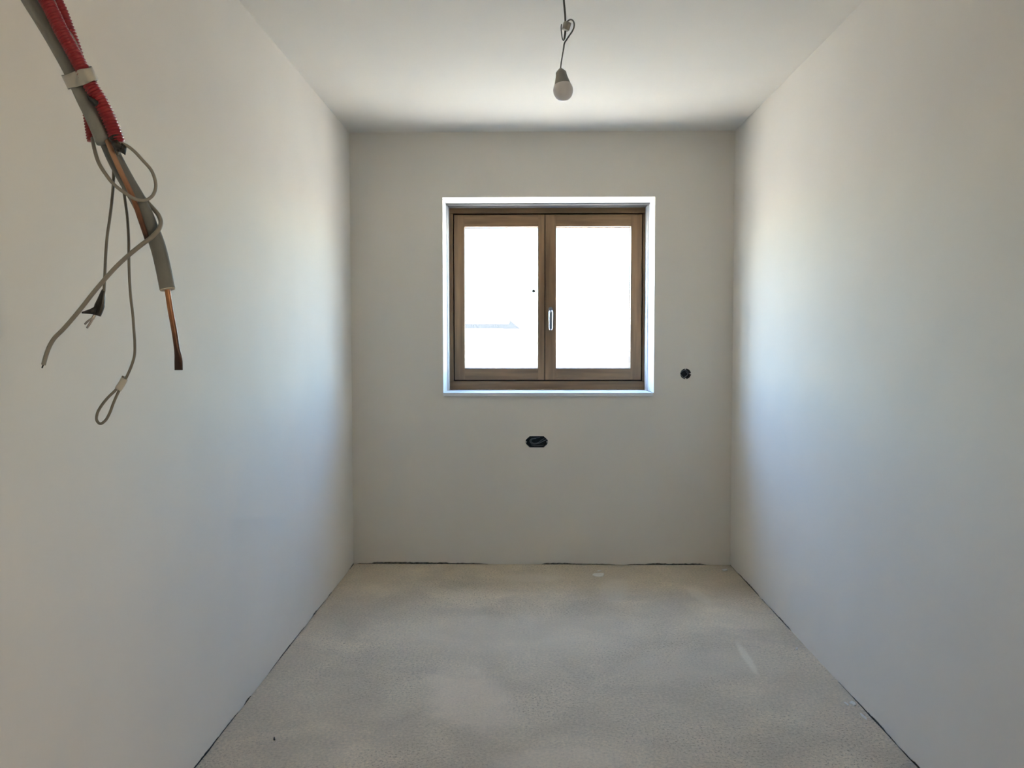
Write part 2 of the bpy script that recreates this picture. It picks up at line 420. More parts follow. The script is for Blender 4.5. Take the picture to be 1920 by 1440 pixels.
# unseen hallway added behind the doorway to hold the warm fill lamp
HX0, HX1, HY0, HY1 = XR + 0.26, XR + 1.75, -2.4, 0.45
hb_ = bmesh.new()
for bx in ((HX0, HX1, HY0, HY1, -0.10, 0.0), (HX0, HX1, HY0, HY1, ZC, ZC + 0.1), (HX1, HX1 + 0.1, HY0, HY1, -0.1, ZC + 0.1), (HX0, HX1 + 0.1, HY0 - 0.1, HY0, -0.1, ZC + 0.1), (HX0, HX1 + 0.1, HY1, HY1 + 0.1, -0.1, ZC + 0.1),
           (XR + 0.2, HX0, HY0 - 0.1, YF - 0.2, -0.1, ZC + 0.1), (XR + 0.25, HX0, YF - 0.2, DY0 - 0.02, -0.1, ZC + 0.1), (XR + 0.25, HX0, DY1 + 0.02, HY1 + 0.1, -0.1, ZC + 0.1), (XR + 0.25, HX0, DY0 - 0.02, DY1 + 0.02, DZ + 0.02, ZC + 0.1), (XR + 0.25, HX0, DY0 - 0.02, DY1 + 0.02, -0.1, 0.0)):
    box_bm(*bx, bm=hb_)
tag(link('wall_added_hallway', hb_, 'plaster'), 'unseen white plastered hallway added beyond the doorway for the fill light', kind='structure')
FILL_EMIT = 8.2
def fill_globe_mat():
    m, n, b = new_mat('fill_lamp_globe')
    b.inputs['Base Color'].default_value = (0.8, 0.75, 0.65, 1)
    nz = n.nodes.new('ShaderNodeTexNoise'); nz.inputs['Scale'].default_value = 12
    r = n.nodes.new('ShaderNodeValToRGB'); r.color_ramp.elements[0].color = (1, 0.85, 0.645, 1); r.color_ramp.elements[1].color = (1, 0.88, 0.685, 1)
    n.links.new(nz.outputs['Fac'], r.inputs[0]); n.links.new(r.outputs[0], b.inputs['Emission Color'])
    b.inputs['Emission Strength'].default_value = FILL_EMIT
    return m
M['fill_globe'] = fill_globe_mat()
lx, ly, lz = 2.38, -1.25, 1.90
lan = empty('added_fill_lamp', (lx, ly, ZC))  # added globe lamp, out of view, throws warm fill on the left wall
tag(lan, 'unseen globe lamp added behind the viewer as warm fill light', 'lamp')
gb = bmesh.new(); bmesh.ops.create_uvsphere(gb, u_segments=24, v_segments=14, radius=0.16)
for v in gb.verts: v.co += Vector((lx, ly, lz))
link('globe', gb, 'fill_globe', lan, True)
link('cord', tube_bm([Vector((lx, ly, ZC)), Vector((lx, ly, lz + 0.16))], 0.003, 8), 'tape_black', lan)
wf = link('wall_front', box_bm(XL - 0.25, XR + 0.25, YF - 0.2, YF, ZB, ZC + 0.2), 'plaster')
tag(wf, 'white plastered wall behind the viewer', kind='structure')
cl = link('ceiling', box_bm(XL, XR, YF, YB, ZC, ZC + 0.2), 'ceiling')
tag(cl, 'white painted ceiling with the bare bulb hanging from it', kind='structure')
# floor: screed slab with a ragged rim, a narrow joint to the walls, bare base under it
def rim():
    r = random.Random(21); pts = []
    def gap(): return 0.0004 + 0.0025 * r.random() ** 3
    n = 90
    for i in range(n): pts.append((XL + gap(), YF + (YB - YF) * i / n))
    for i in range(60): pts.append((XL + 0.004 + (XR - XL - 0.008) * i / 60, YB - gap()))
    for i in range(n): pts.append((XR - gap(), YB - (YB - YF) * i / n))
    pts[0] = (XL, YF); pts.append((XR, YF)); return pts
fl = link('floor', sheet_bm([rim()], lambda a, b: Vector((a, b, 0)), Vector((0, 0, -0.05))), 'screed')
tag(fl, 'rough grey cement screed floor with pale dusty patches', kind='structure')
link('floor_base', box_bm(XL - 0.25, XR + 0.25, YF - 0.2, YB + 0.39, -0.2, ZB), 'masonry', fl)

# ---------------------------------------------------------------- window
win = empty('window_1', ((wx0 + wx1) / 2, YW, wz0))
tag(win, 'brown wooden double casement window with a white painted sill', kind='structure')
def X(px): return at(px, 550, YW).x
def Z(py): return at(1030, py, YW).z
fx0, fx1 = X(840.5), X(1213.5)
fz1, fz0 = Z(389.3), Z(729.5)
ja, jb = X(850.2), X(1205.0)         # inner edges of the fixed frame
zh, zl = Z(399.6), Z(714.6)
FD = 0.075
# fixed frame
link('frame_head', box_bm(fx0, fx1, YW, YW + FD, zh, fz1 + 0.004, 0.002), 'wood_h', win)
link('frame_bottom_rail', box_bm(fx0, fx1, YW - 0.004, YW + FD, fz0 - 0.004, zl, 0.002), 'wood_h', win)
link('frame_jamb', box_bm(fx0 - 0.001, ja, YW, YW + FD, zl + 0.0012, zh - 0.0012, 0.002), 'wood_v', win)
link('frame_jamb', box_bm(jb, fx1 + 0.001, YW, YW + FD, zl + 0.0012, zh - 0.0012, 0.002), 'wood_v', win)
# dark rebate behind the gap between frame and sashes
def ring_bm(x0, x1, z0, z1, w_, y0, y1):
    bm = bmesh.new()
    box_bm(x0, x0 + w_, y0, y1, z0, z1, bm=bm); box_bm(x1 - w_, x1, y0, y1, z0, z1, bm=bm)
    box_bm(x0 + w_, x1 - w_, y0, y1, z0, z0 + w_, bm=bm); box_bm(x0 + w_, x1 - w_, y0, y1, z1 - w_, z1, bm=bm)
    return bm
link('frame_rebate', ring_bm(ja, jb, zl, zh, 0.022, YW + 0.030, YW + FD), 'groove', win)
# sashes
YS = YW - 0.006
def sash(sx0, sx1, sl_, sr_, label, right_):
    z0, z1 = Z(712.4), Z(402.6)
    gz1, gz0 = Z(424.8), Z(690.7)
    s = link('sash', ring_bm(sl_ - 0.010, sr_ + 0.010, gz0 - 0.010, gz1 + 0.010, 0.013, YS + 0.052, YS + 0.060), 'gasket', win)
    s['label'] = label
    dpt = 0.058
    link('stile', box_bm(sx0, sl_, YS, YS + dpt, z0, z1, 0.0022), 'wood_v', s)
    link('stile', box_bm(sr_, sx1, YS, YS + dpt, z0, z1, 0.0022), 'wood_v', s)
    link('rail', box_bm(sl_ - 0.004, sr_ + 0.004, YS + 0.0010, YS + dpt, gz1, z1, 0.0022), 'wood_h', s)
    link('rail', box_bm(sl_ - 0.004, sr_ + 0.004, YS + 0.0010, YS + dpt, z0, gz0, 0.0022), 'wood_h', s)
    link('pane', box_bm(sl_ - 0.004, sr_ + 0.004, YS + 0.034, YS + 0.040, gz0 - 0.004, gz1 + 0.004), 'glass', s)
    return s
s1 = sash(X(852.0), X(1021.0), X(871.4), X(1008.8), 'left wooden casement with its glass pane', False)
s2 = sash(X(1022.4), X(1203.0), X(1042.6), X(1182.4), 'right wooden casement carrying the metal handle', True)
link('meeting_rebate', box_bm(X(1016), X(1030), YS + 0.02, YS + 0.055, Z(712), Z(403)), 'groove', win)
# handle
hx = X(1032.3)
hz = Z(583.0)
hb = bmesh.new()
# rounded rosette plate
pl = [(hx + 0.0135 * math.copysign(abs(math.cos(a)) ** 0.6, math.cos(a)), Z(590) + 0.048 * math.copysign(abs(math.sin(a)) ** 0.5, math.sin(a))) for a in (2 * math.pi * k / 28 for k in range(28))]
hnd = link('handle', sheet_bm([pl], lambda a, b: Vector((a, YS - 0.009, b)), Vector((0, 0.009, 0))), 'grip', s2)
hnd['label'] = 'satin metal window handle pointing down'
lev = spline([Vector((hx, YS - 0.006, hz)), Vector((hx, YS - 0.030, hz)), Vector((hx, YS - 0.044, hz - 0.008)), Vector((hx, YS - 0.048, hz - 0.03)), Vector((hx, YS - 0.047, hz - 0.08)), Vector((hx, YS - 0.044, Z(619)))], 8)
def lev_flat(u): return (0.62, 1.0)
lb = tube_bm(lev, lambda u, s_: 0.0085 if u < 0.2 else (0.0128 if u < 0.9 else 0.0128 - 0.004 * (u - 0.9) / 0.1), 16, flat=lambda u: (1, 1) if u < 0.2 else (1.0, 0.62))
h2 = link('lever', lb, 'chrome', s2, True)
gf = [(hx + 0.0058 * math.copysign(abs(math.cos(a)) ** 0.6, math.cos(a)), (hz - 0.012 + Z(617)) / 2 + (hz - 0.012 - Z(617)) / 2 * math.copysign(abs(math.sin(a)) ** 0.35, math.sin(a))) for a in (2 * math.pi * k / 32 for k in range(32))]
link('grip_inlay', sheet_bm([gf], lambda a, b: Vector((a, YS - 0.0575, b)), Vector((0, 0.006, 0))), 'grip', s2)
# small grey dot on the left pane
dt = at(1000.6, 546, YS + 0.032)
db_ = bmesh.new(); bmesh.ops.create_uvsphere(db_, u_segments=12, v_segments=8, radius=0.0105)
for v in db_.verts: v.co = Vector((v.co.x * 1.05, v.co.y * 0.22, v.co.z * (0.8 if v.co.z < 0 else 1.1))) + dt
st = link('sticker', db_, 'crumb', s1, True); st['label'] = 'small grey round spot on the left pane'
# sill board, a little proud of the wall
sill_t = 0.020
link('window_sill', box_bm(wx0 + 0.0005, wx1 - 0.0005 - 0.006, YB - 0.012, YW + 0.075, wz0 - sill_t, wz0, 0.002), 'sill', win)
# head of the recess: slim blind profile with a slot
zt = wz1
link('blind_profile', box_bm(wx0, wx1, YSTEP, YSTEP + 0.05, zt - 0.008, zt, 0.0015), 'blind_metal', win)
link('blind_profile', box_bm(wx0, wx1, YSTEP + 0.062, YW + 0.07, zt - 0.010, zt, 0.0015), 'blind_metal', win)
link('blind_slot', box_bm(wx0, wx1, YSTEP + 0.05, YSTEP + 0.062, zt - 0.003, zt), 'dark_slot', win)
for x0_, x1_ in ((wx0, wx0 + 0.009), (wx1 - 0.009, wx1)):
    link('blind_guide', box_bm(x0_, x1_, YSTEP + 0.035, YW, wz0, zt - 0.010, 0.0015), 'reveal', win)

# ---------------------------------------------------------------- flush socket boxes
def shell(loop, y0, depth, wall_, m, name, parent):
    """open box: sides and floor from an outline"""
    bm = bmesh.new()
    cx = sum(p[0] for p in loop) / len(loop); cz = sum(p[1] for p in loop) / len(loop)
    def ins(p, k): return (cx + (p[0] - cx) * k, cz + (p[1] - cz) * k)
    k = 1 - wall_
    A = [bm.verts.new((p[0], y0, p[1])) for p in loop]
    B = [bm.verts.new((*(lambda q: (q[0], y0, q[1]))(ins(p, k)),)) for p in loop]
    D = [bm.verts.new((*(lambda q: (q[0], y0 + depth, q[1]))(ins(p, k)),)) for p in loop]
    E_ = [bm.verts.new((p[0], y0 + depth + 0.002, p[1])) for p in loop]
    n = len(loop)
    for i in range(n):
        j = (i + 1) % n
        bm.faces.new((A[i], A[j], B[j], B[i])); bm.faces.new((B[i], B[j], D[j], D[i])); bm.faces.new((A[j], A[i], E_[i], E_[j]))
    bm.faces.new(D); bm.faces.new(E_[::-1])
    bmesh.ops.recalc_face_normals(bm, faces=bm.faces[:])
    return link(name, bm, m, parent)
jb1 = empty('socket_box', (rb.x, YB, rb.z - RBX))
tag(jb1, 'small round black socket box with coiled wire, right of the window', 'socket box')
shell(circ(rb.x, rb.z, RBX + 0.0005), YB + 0.002, 0.045, 0.05, 'box', 'box_shell', jb1)
for a in (90, 0, 270, 185):
    ar = math.radians(a + 2)
    cx_, cz_ = rb.x + math.cos(ar) * (RBX - 0.003), rb.z + math.sin(ar) * (RBX - 0.003)
    t_ = 0.0034 if a != 185 else 0.002
    link('screw_lug', box_bm(cx_ - t_, cx_ + t_, YB - 0.0005, YB + 0.012, cz_ - t_, cz_ + t_, 0.001), 'flake' if a != 185 else 'boxwire', jb1)
def coil(cx_, cz_, pts, y, r, parent, m='boxwire'):
    p = spline([Vector((cx_ + a, y + d, cz_ + b)) for a, b, d in pts], 8)
    return link('wire', tube_bm(p, r, 8), m, parent, True)
coil(rb.x, rb.z, [(-0.026, 0.006, 0.0), (-0.018, 0.017, -0.002), (-0.005, 0.021, -0.004), (0.010, 0.018, -0.002), (0.018, 0.008, 0.002), (0.020, -0.002, 0.004)], YB + 0.014, 0.0019, jb1)
coil(rb.x, rb.z, [(-0.025, -0.004, 0.004), (-0.018, -0.016, 0.0), (-0.008, -0.022, -0.002), (0.004, -0.014, -0.003), (0.016, -0.002, 0.0), (0.004, 0.014, 0.004)], YB + 0.016, 0.0019, jb1)
coil(rb.x, rb.z, [(-0.010, -0.028, 0.004), (0.002, -0.018, 0.0), (0.013, -0.008, 0.0), (0.021, 0.004, 0.006)], YB + 0.012, 0.0016, jb1)
jb2 = empty('socket_box', (db.x, YB, db.z - dbh))
tag(jb2, 'wide dark double socket box with looped cable, below the window', 'socket box')
shell(dbox(0.0004), YB + 0.002, 0.045, 0.05, 'boxblue', 'box_shell', jb2)
for sx_ in (-1, 1):
    cx_ = db.x + sx_ * (dbw - 0.005)
    link('screw_lug', box_bm(cx_ - 0.0045, cx_ + 0.0045, YB - 0.0005, YB + 0.012, db.z - 0.0035, db.z + 0.003, 0.001), 'flake', jb2)
coil(db.x, db.z, [(0.060, 0.012, 0.004), (0.035, 0.001, 0.0), (0.012, -0.010, -0.002), (-0.020, -0.014, -0.002), (-0.034, -0.008, 0.0), (-0.040, 0.004, 0.0), (-0.032, 0.016, 0.0), (-0.008, 0.021, 0.002), (0.020, 0.025, 0.006)], YB + 0.014, 0.0024, jb2)
coil(db.x, db.z, [(0.046, 0.018, 0.006), (0.026, 0.006, 0.002), (0.010, -0.006, 0.002), (-0.018, -0.009, 0.002), (-0.032, -0.002, 0.003), (-0.028, 0.012, 0.003), (-0.004, 0.017, 0.004)], YB + 0.018, 0.0018, jb2)
coil(db.x, db.z, [(-0.034, -0.020, 0.004), (-0.012, -0.024, 0.0), (0.014, -0.024, 0.002), (0.042, -0.022, 0.006)], YB + 0.016, 0.0017, jb2)

# ---------------------------------------------------------------- hanging bulb
YP = 2.57
K = YP / F_PX
def pz(x, y, dy=0.0): return at(960 + x / 7.2, y / 7.2, YP + dy)
top = pz(700, 0); ctop = Vector((top.x - 0.004, YP, ZC))
pend = empty('hanging_bulb', ctop)
tag(pend, 'bare white bulb hanging from the ceiling on a knotted thin cord', 'light bulb')
link('ceiling_cord', tube_bm(spline([ctop, ctop.lerp(top, 0.5) + Vector((0.003, 0, 0)), top, pz(708, 100), pz(716, 190), pz(722, 300), pz(728, 340)], 8), 0.0030, 10), 'pend_cord', pend, True)
# terminal block: two joined barrels with screw slots
tb = bmesh.new(); box_bm(-0.0105, 0.0105, -0.008, 0.008, -0.0125, 0.0125, 0.003, 3, bm=tb)
box_bm(-0.0015, 0.0, -0.0092, -0.0075, -0.010, 0.010, 0.0, bm=tb); 
tbo = link('terminal_block', tb, 'terminal', pend)
tbo.matrix_world = Matrix.Translation(pz(735, 355, -0.004)) @ Matrix.Rotation(math.radians(-16), 4, 'Y').inverted() @ Matrix.Rotation(math.radians(20), 4, 'Z')
link('dark_wire', tube_bm(spline([pz(668, 330, -0.01), pz(663, 365, -0.012), pz(668, 440, -0.012), pz(680, 520, -0.01), pz(695, 546, -0.006), pz(712, 510), pz(720, 450), pz(726, 400)], 8), 0.0017, 8), 'pend_cord', pend, True)
link('dark_wire', tube_bm(spline([pz(722, 395, 0.002), pz(716, 460, 0.003), pz(706, 525, 0.003)], 6), 0.0032, 8), 'pend_cord', pend, True)
neck = pz(655, 922)
link('flex', tube_bm(spline([pz(728, 325, 0.004), pz(748, 290, 0.004), pz(778, 268, 0.002), pz(812, 270), pz(836, 305), pz(838, 360), pz(815, 420), pz(775, 480), pz(735, 540, -0.002), pz(708, 585), pz(696, 660), pz(680, 750), pz(665, 840), neck], 8), lambda u, s_: 0.0023 if u < 0.7 else 0.0019, 10), 'pend_cord2', pend, True)
def px(v): return v / 7.2 * K * 1.045
prof_body = [(0.0, 0.0), (px(14), 0.0), (px(22), -px(8)), (px(40), -px(24)), (px(66), -px(52)), (px(69), -px(62)), (px(69), -px(78)), (px(75), -px(110)), (px(86), -px(150)), (px(103), -px(205)), (px(104), -px(209)), (px(98), -px(209)), (0.0, -px(205))]
rx = px(126); z0_ = -px(287); prof_d = []
a0 = math.asin(min(1, px(102) / rx))
for k in range(22):
    a = a0 + (math.pi - a0) * k / 21
    prof_d.append((rx * math.sin(a), z0_ + rx * 1.06 * math.cos(a)))
prof_d[-1] = (0.0, prof_d[-1][1])
prof_d = [(px(98), prof_d[0][1] + 0.0005)] + prof_d
tilt = Matrix.Translation(neck) @ Matrix.Rotation(math.radians(-6.5), 4, 'Y') @ Matrix.Rotation(math.radians(-5), 4, 'X')
for nm, pr, m in (('bulb_housing', prof_body, 'bulb_body'), ('bulb_diffuser', prof_d, 'dome')):
    o = link(nm, lathe_bm(pr, 40), m, pend, True); o.matrix_world = tilt
    if nm == 'bulb_diffuser': o['label'] = 'frosted white lower half of the bulb'

# ---------------------------------------------------------------- hanging bundle of pipes and conduits
Y0 = 1.15
def pp(lst): return [at(a, b, c) for a, b, c in lst]
wallp = Vector((XL + 0.002, Y0, HC + 0.86))
bund = empty('pipe_bundle', wallp)
tag(bund, 'taped bundle of grey insulated copper pipes, red conduits and cables hanging from the wall', 'pipe bundle')
def up_ext(p0, p1, off=(0, 0)):
    """two points that lead from the first visible point on to the wall"""
    w_ = wallp + Vector((0, off[0], off[1]))
    d = (p0 - p1).normalized()
    return [w_, w_.lerp(p0, 0.5) + Vector((0.02, 0, 0.05))]
def part(name, pts, rad, m, seg=12, step=None, off=(0, 0), ext=False, label=None, flat=None, n=8, smooth=True):
    P = pp(pts)
    if ext: P = up_ext(P[0], P[1], off) + P
    sp = spline(P, n)
    if step: sp = resample(sp, step)
    o = link(name, tube_bm(sp, rad, seg, flat=flat), m, bund, smooth)
    if label: o['label'] = label
    return o
def corr(r):
    pitch = 0.0042
    return lambda u, s_: r * (1.0 + 0.12 * math.sin(2 * math.pi * s_ / pitch))
# insulated pipes
SL1 = [(58, 0, 1.150), (98, 65, 1.150), (136, 133, 1.150), (160, 185, 1.150), (178, 222, 1.150), (197, 266, 1.150)]
part('insulation_sleeve', SL1, 0.0119, 'sleeve', 24, ext=True)
SL2 = [(64, 0, 1.176), (103, 65, 1.176), (141, 133, 1.176), (165, 185, 1.176), (183, 222, 1.176), (202, 267, 1.174), (217, 301, 1.172), (237, 338, 1.170), (261, 379, 1.168), (280, 420, 1.166), (296, 462, 1.164), (306, 502, 1.162), (314, 542, 1.160)]
part('insulation_sleeve', SL2, lambda u, s_: 0.0116 - 0.0012 * u, 'sleeve_dark', 24, ext=True, off=(0.026, 0))
# pale cut ends of the foam
def cut_end(a, b, r, hole):
    d = (b - a).normalized(); bm = bmesh.new()
    tube_bm([b - d * 0.001, b + d * 0.0012], r * 0.97, 24, bm=bm)
    return link('foam_end', bm, 'foam_cut', bund)
e2 = pp(SL2[-2:]); cut_end(e2[0], e2[1], 0.0104, 0)
e1 = pp(SL1[-2:])
def copper_mat(name, zt_, zb_, stops):
    m, n, b = new_mat(name)
    tc = n.nodes.new('ShaderNodeTexCoord'); sp = n.nodes.new('ShaderNodeSeparateXYZ')
    n.links.new(tc.outputs['Object'], sp.inputs[0])
    nz = n.nodes.new('ShaderNodeTexNoise'); nz.inputs['Scale'].default_value = 90
    n.links.new(tc.outputs['Object'], nz.inputs['Vector'])
    ad = n.nodes.new('ShaderNodeMath'); ad.operation = 'MULTIPLY_ADD'; ad.inputs[1].default_value = 0.03
    n.links.new(nz.outputs['Fac'], ad.inputs[0]); n.links.new(sp.outputs[2], ad.inputs[2])
    mr = n.nodes.new('ShaderNodeMapRange'); mr.inputs[1].default_value = zb_; mr.inputs[2].default_value = zt_
    n.links.new(ad.outputs[0], mr.inputs[0])
    r = n.nodes.new('ShaderNodeValToRGB'); e = r.color_ramp.elements
    e[0].position, e[0].color = stops[0][0], (*stops[0][1], 1); e[1].position, e[1].color = stops[-1][0], (*stops[-1][1], 1)
    for p_, c_ in stops[1:-1]: k = e.new(p_); k.color = (*c_, 1)
    n.links.new(mr.outputs[0], r.inputs[0]); n.links.new(r.outputs[0], b.inputs['Base Color'])
    b.inputs['Metallic'].default_value = 0.3; b.inputs['Roughness'].default_value = 0.42
    return m
M['copper_end'] = copper_mat('copper_tarnished', at(314, 545, 1.16).z + 0.015, at(335, 695, 1.16).z + 0.015, [(0.10, (0.034, 0.017, 0.013)), (0.35, (0.085, 0.036, 0.022)), (0.62, (0.26, 0.11, 0.05)), (0.95, (0.40, 0.19, 0.09))])
M['copper'] = copper_mat('copper_bright', at(204, 268, 1.15).z + 0.015, at(277, 452, 1.15).z + 0.015, [(0.05, (0.06, 0.03, 0.024)), (0.28, (0.22, 0.095, 0.055)), (0.50, (0.34, 0.17, 0.10)), (0.95, (0.52, 0.32, 0.205))])
# copper pipes
part('copper_pipe', [(199, 258, 1.148), (204, 270, 1.1475), (213, 292, 1.148), (224.5, 318, 1.150), (241, 352, 1.152), (251, 375, 1.152), (263, 410, 1.151), (274, 442, 1.150), (277, 452, 1.150)], 0.0036, 'copper', 14, label='bare bright copper pipe')
def flat2(u):
    t = max(0, min(1, (u - 0.74) / 0.18)); t = t * t * (3 - 2 * t)
    return (1 - 0.72 * t, 1 + 0.52 * t)
part('copper_pipe', [(311, 528, 1.160), (314, 544, 1.160), (319.5, 580, 1.160), (327, 621, 1.160), (332, 655, 1.160), (334.5, 675, 1.160), (335, 694, 1.160)], 0.0039, 'copper_end', 16, flat=flat2, label='copper pipe end, tarnished and pinched flat')
# red corrugated conduits
part('corrugated_conduit', [(86, 0, 1.128), (114, 56, 1.128), (145, 112, 1.130), (169, 159, 1.132), (190, 193, 1.136), (205, 224, 1.140), (222, 268, 1.144)], corr(0.0089), 'red', 14, 0.0009, ext=True, off=(-0.022, 0.012), label='red corrugated conduit')
part('corrugated_conduit', [(107, 0, 1.170), (129, 52, 1.180), (147, 105, 1.196), (157, 160, 1.200), (165, 212, 1.200), (173, 264, 1.198)], corr(0.0068), 'red', 14, 0.0009, ext=True, off=(0.02, 0.03), label='red corrugated conduit')
# thin pale cable along the conduits
part('cable', [(100, 0, 1.140), (115, 37, 1.140), (139, 75, 1.140), (157, 112, 1.142), (167, 132, 1.146), (179, 154, 1.148), (189, 177, 1.154), (205, 205, 1.162), (226, 264, 1.158)], 0.0019, 'cable', 8, ext=True, off=(0.004, 0.03))
# pale tape around the bundle
hull = [(-0.0215, 1.152), (-0.018, 1.139), (-0.008, 1.134), (0.003, 1.120), (0.011, 1.114), (0.019, 1.118), (0.0225, 1.140), (0.0215, 1.178), (0.013, 1.208), (-0.004, 1.211), (-0.015, 1.197), (-0.0205, 1.172)]
hs_ = spline([Vector((a_, b_, 0)) for a_, b_ in hull[-2:] + hull + hull[:3]], 3)
hs_ = hs_[6:6 + 36]
bm = bmesh.new(); rings = []
for j, (t_, g) in enumerate(((-0.0102, 0.985), (-0.0094, 1.0), (0, 1.005), (0.0094, 1.0), (0.0102, 0.985))):
    rg = []
    for k, q in enumerate(hs_):
        a_ = q.x / 0.0215 * g; t2 = (t_ + 0.0009 * math.sin(0.5 * k + j)) / 0.0100
        rg.append(bm.verts.new(at(149 + 27.5 * a_ + 6.0 * t2, 146 - 8.5 * a_ + 12.5 * t2, 1.155 + (q.y - 1.155) * g)))
    rings.append(rg)
for A, B in zip(rings, rings[1:]):
    for k in range(36): bm.faces.new((A[k], A[(k + 1) % 36], B[(k + 1) % 36], B[k]))
bmesh.ops.recalc_face_normals(bm, faces=bm.faces[:])
tp = link('tape_band', bm, 'tape_white', bund, True); tp['label'] = 'pale adhesive tape wrapped round the bundle'
tp.modifiers.new('thick', 'SOLIDIFY').thickness = 0.0006
# black tape pieces
def flag(name, pts, th, m='tape_black', label=None, sub=True):
    """a strip of tape: rows of points, given a thickness"""
    bm = bmesh.new(); V = [[bm.verts.new(at(*p)) for p in row] for row in pts]
    for r0, r1 in zip(V, V[1:]):
        for k in range(len(r0) - 1): bm.faces.new((r0[k], r0[k + 1], r1[k + 1], r1[k]))
    bmesh.ops.recalc_face_normals(bm, faces=bm.faces[:])
    o = link(name, bm, m, bund, True)
    md = o.modifiers.new('thick', 'SOLIDIFY'); md.thickness = th; md.offset = 0
    if label: o['label'] = label
    return o
flag('tape_scrap', [[(163, 179, 1.134), (167, 180, 1.128), (171, 183, 1.120)], [(166, 186, 1.136), (173, 187, 1.124), (179, 187, 1.112)], [(172, 193, 1.136), (178, 193, 1.122), (184, 191, 1.110)], [(177, 199, 1.134), (181, 199, 1.126), (184, 195, 1.116)]], 0.0012, label='black tape scrap sticking out between pipe and conduit')
part('tape_collar', [(214, 256, 1.142), (221, 266, 1.143), (225, 275, 1.144), (228, 284, 1.145)], lambda u, s_: 0.0080 + 0.0016 * math.sin(9 * u + 0.5) - 0.003 * u, 'tape_black', 12, label='black tape wrapped round the conduit end', n=6, smooth=False)
flag('tape_scrap', [[(208, 266, 1.136), (214, 263, 1.132), (220, 262, 1.130)], [(211, 272, 1.133), (218, 272, 1.128), (226, 270, 1.128)], [(215, 281, 1.134), (222, 279, 1.129), (230, 275, 1.130)]], 0.0014)
flag('tape_scrap', [[(221, 272, 1.134), (229, 268, 1.134), (237, 275, 1.140)], [(223, 280, 1.136), (230, 280, 1.135), (236, 283, 1.140)], [(226, 285, 1.140), (231, 288, 1.138), (234.5, 291, 1.141)]], 0.0014, label='black tape flap hanging from the conduit end')
# looped cable from conduit to conduit
part('cable', [(172, 252, 1.198), (174, 264, 1.190), (178, 283, 1.165), (185, 305, 1.148), (197, 325, 1.138), (214, 346, 1.132), (236, 363, 1.130), (253, 373, 1.134), (270, 376, 1.138), (284, 369, 1.146), (291, 357, 1.150), (291.5, 341, 1.150), (284, 320, 1.148), (267, 300, 1.146), (251, 283, 1.143), (237, 272.5, 1.140), (224, 268, 1.140)], lambda u, s_: 0.0027 - 0.0006 * u, 'cable', 10, label='pale grey cable looping out of the conduit ends')
# two thin hanging cords
part('cord', [(219, 276, 1.188), (215, 298, 1.192), (213, 318, 1.194), (213, 336, 1.194), (212, 352, 1.194), (209, 384, 1.192), (205.5, 412, 1.190), (201, 443, 1.190), (198.3, 477, 1.188), (196.7, 512, 1.186), (195, 546, 1.184)], 0.0021, 'cable_dark', 10, label='thin grey cord ending in black tape')
part('cord', [(220, 272, 1.146), (220.5, 290, 1.168), (222, 312, 1.190), (229, 340, 1.192), (233, 364, 1.190), (236, 386, 1.188), (238.5, 405, 1.186), (241, 443, 1.184), (241.7, 485, 1.184), (242.5, 518, 1.184), (245, 556, 1.184), (249, 590, 1.184), (251, 617, 1.184), (252.8, 645, 1.184), (252.2, 666, 1.184), (247.5, 683, 1.184), (240.5, 700, 1.184), (233, 715, 1.184),
               (224, 731, 1.1835), (213, 755, 1.182), (205, 776, 1.181), (197, 789, 1.180), (188, 794.5, 1.180), (181.5, 788, 1.180), (182.5, 775, 1.180), (190, 761, 1.180), (202, 746, 1.1805), (219, 729, 1.1815), (227, 717, 1.182), (231.5, 705, 1.1835)], 0.0020, 'cable_dark', 10, label='thin grey cord bent back into a taped loop')
# ferrule of pale tape that closes the loop
part('tape_ferrule', [(233.5, 710, 1.1825), (229, 718.5, 1.1825), (221.5, 730, 1.1822)], 0.0051, 'tape_white', 14, flat=lambda u: (0.72, 1.0), label='pale tape closing the cord loop', n=4)
# black tape and bare strands at the end of the first cord
part('tape_wrap', [(194.5, 543, 1.184), (192.5, 550, 1.184), (189, 565, 1.183), (184.5, 580, 1.182), (180.5, 590, 1.182)], lambda u, s_: 0.0026 + 0.0053 * min(1, u * 1.6) - 0.0010 * u, 'tape_black', 10, flat=lambda u: (0.6, 1.0), label='black tape on the cord end', n=5, smooth=False)
flag('tape_scrap', [[(182, 572, 1.176), (180, 584, 1.176), (178, 590, 1.177)], [(170, 579, 1.172), (168, 585, 1.171), (169, 588.5, 1.172)], [(154, 585, 1.174), (153.5, 586.5, 1.174), (154, 587.5, 1.174)]], 0.0012)
for q in ([(178, 589, 1.182), (175, 596, 1.181), (169, 606, 1.18), (163, 615, 1.18)], [(177, 590, 1.181), (172, 597, 1.179), (165, 602, 1.178), (159, 608, 1.178)]):
    part('wire_strand', q, 0.0016, 'wire', 8)
part('wire_sheath', [(179, 588, 1.182), (176.5, 593, 1.1815), (174, 598, 1.181)], 0.0024, 'tape_white', 8)
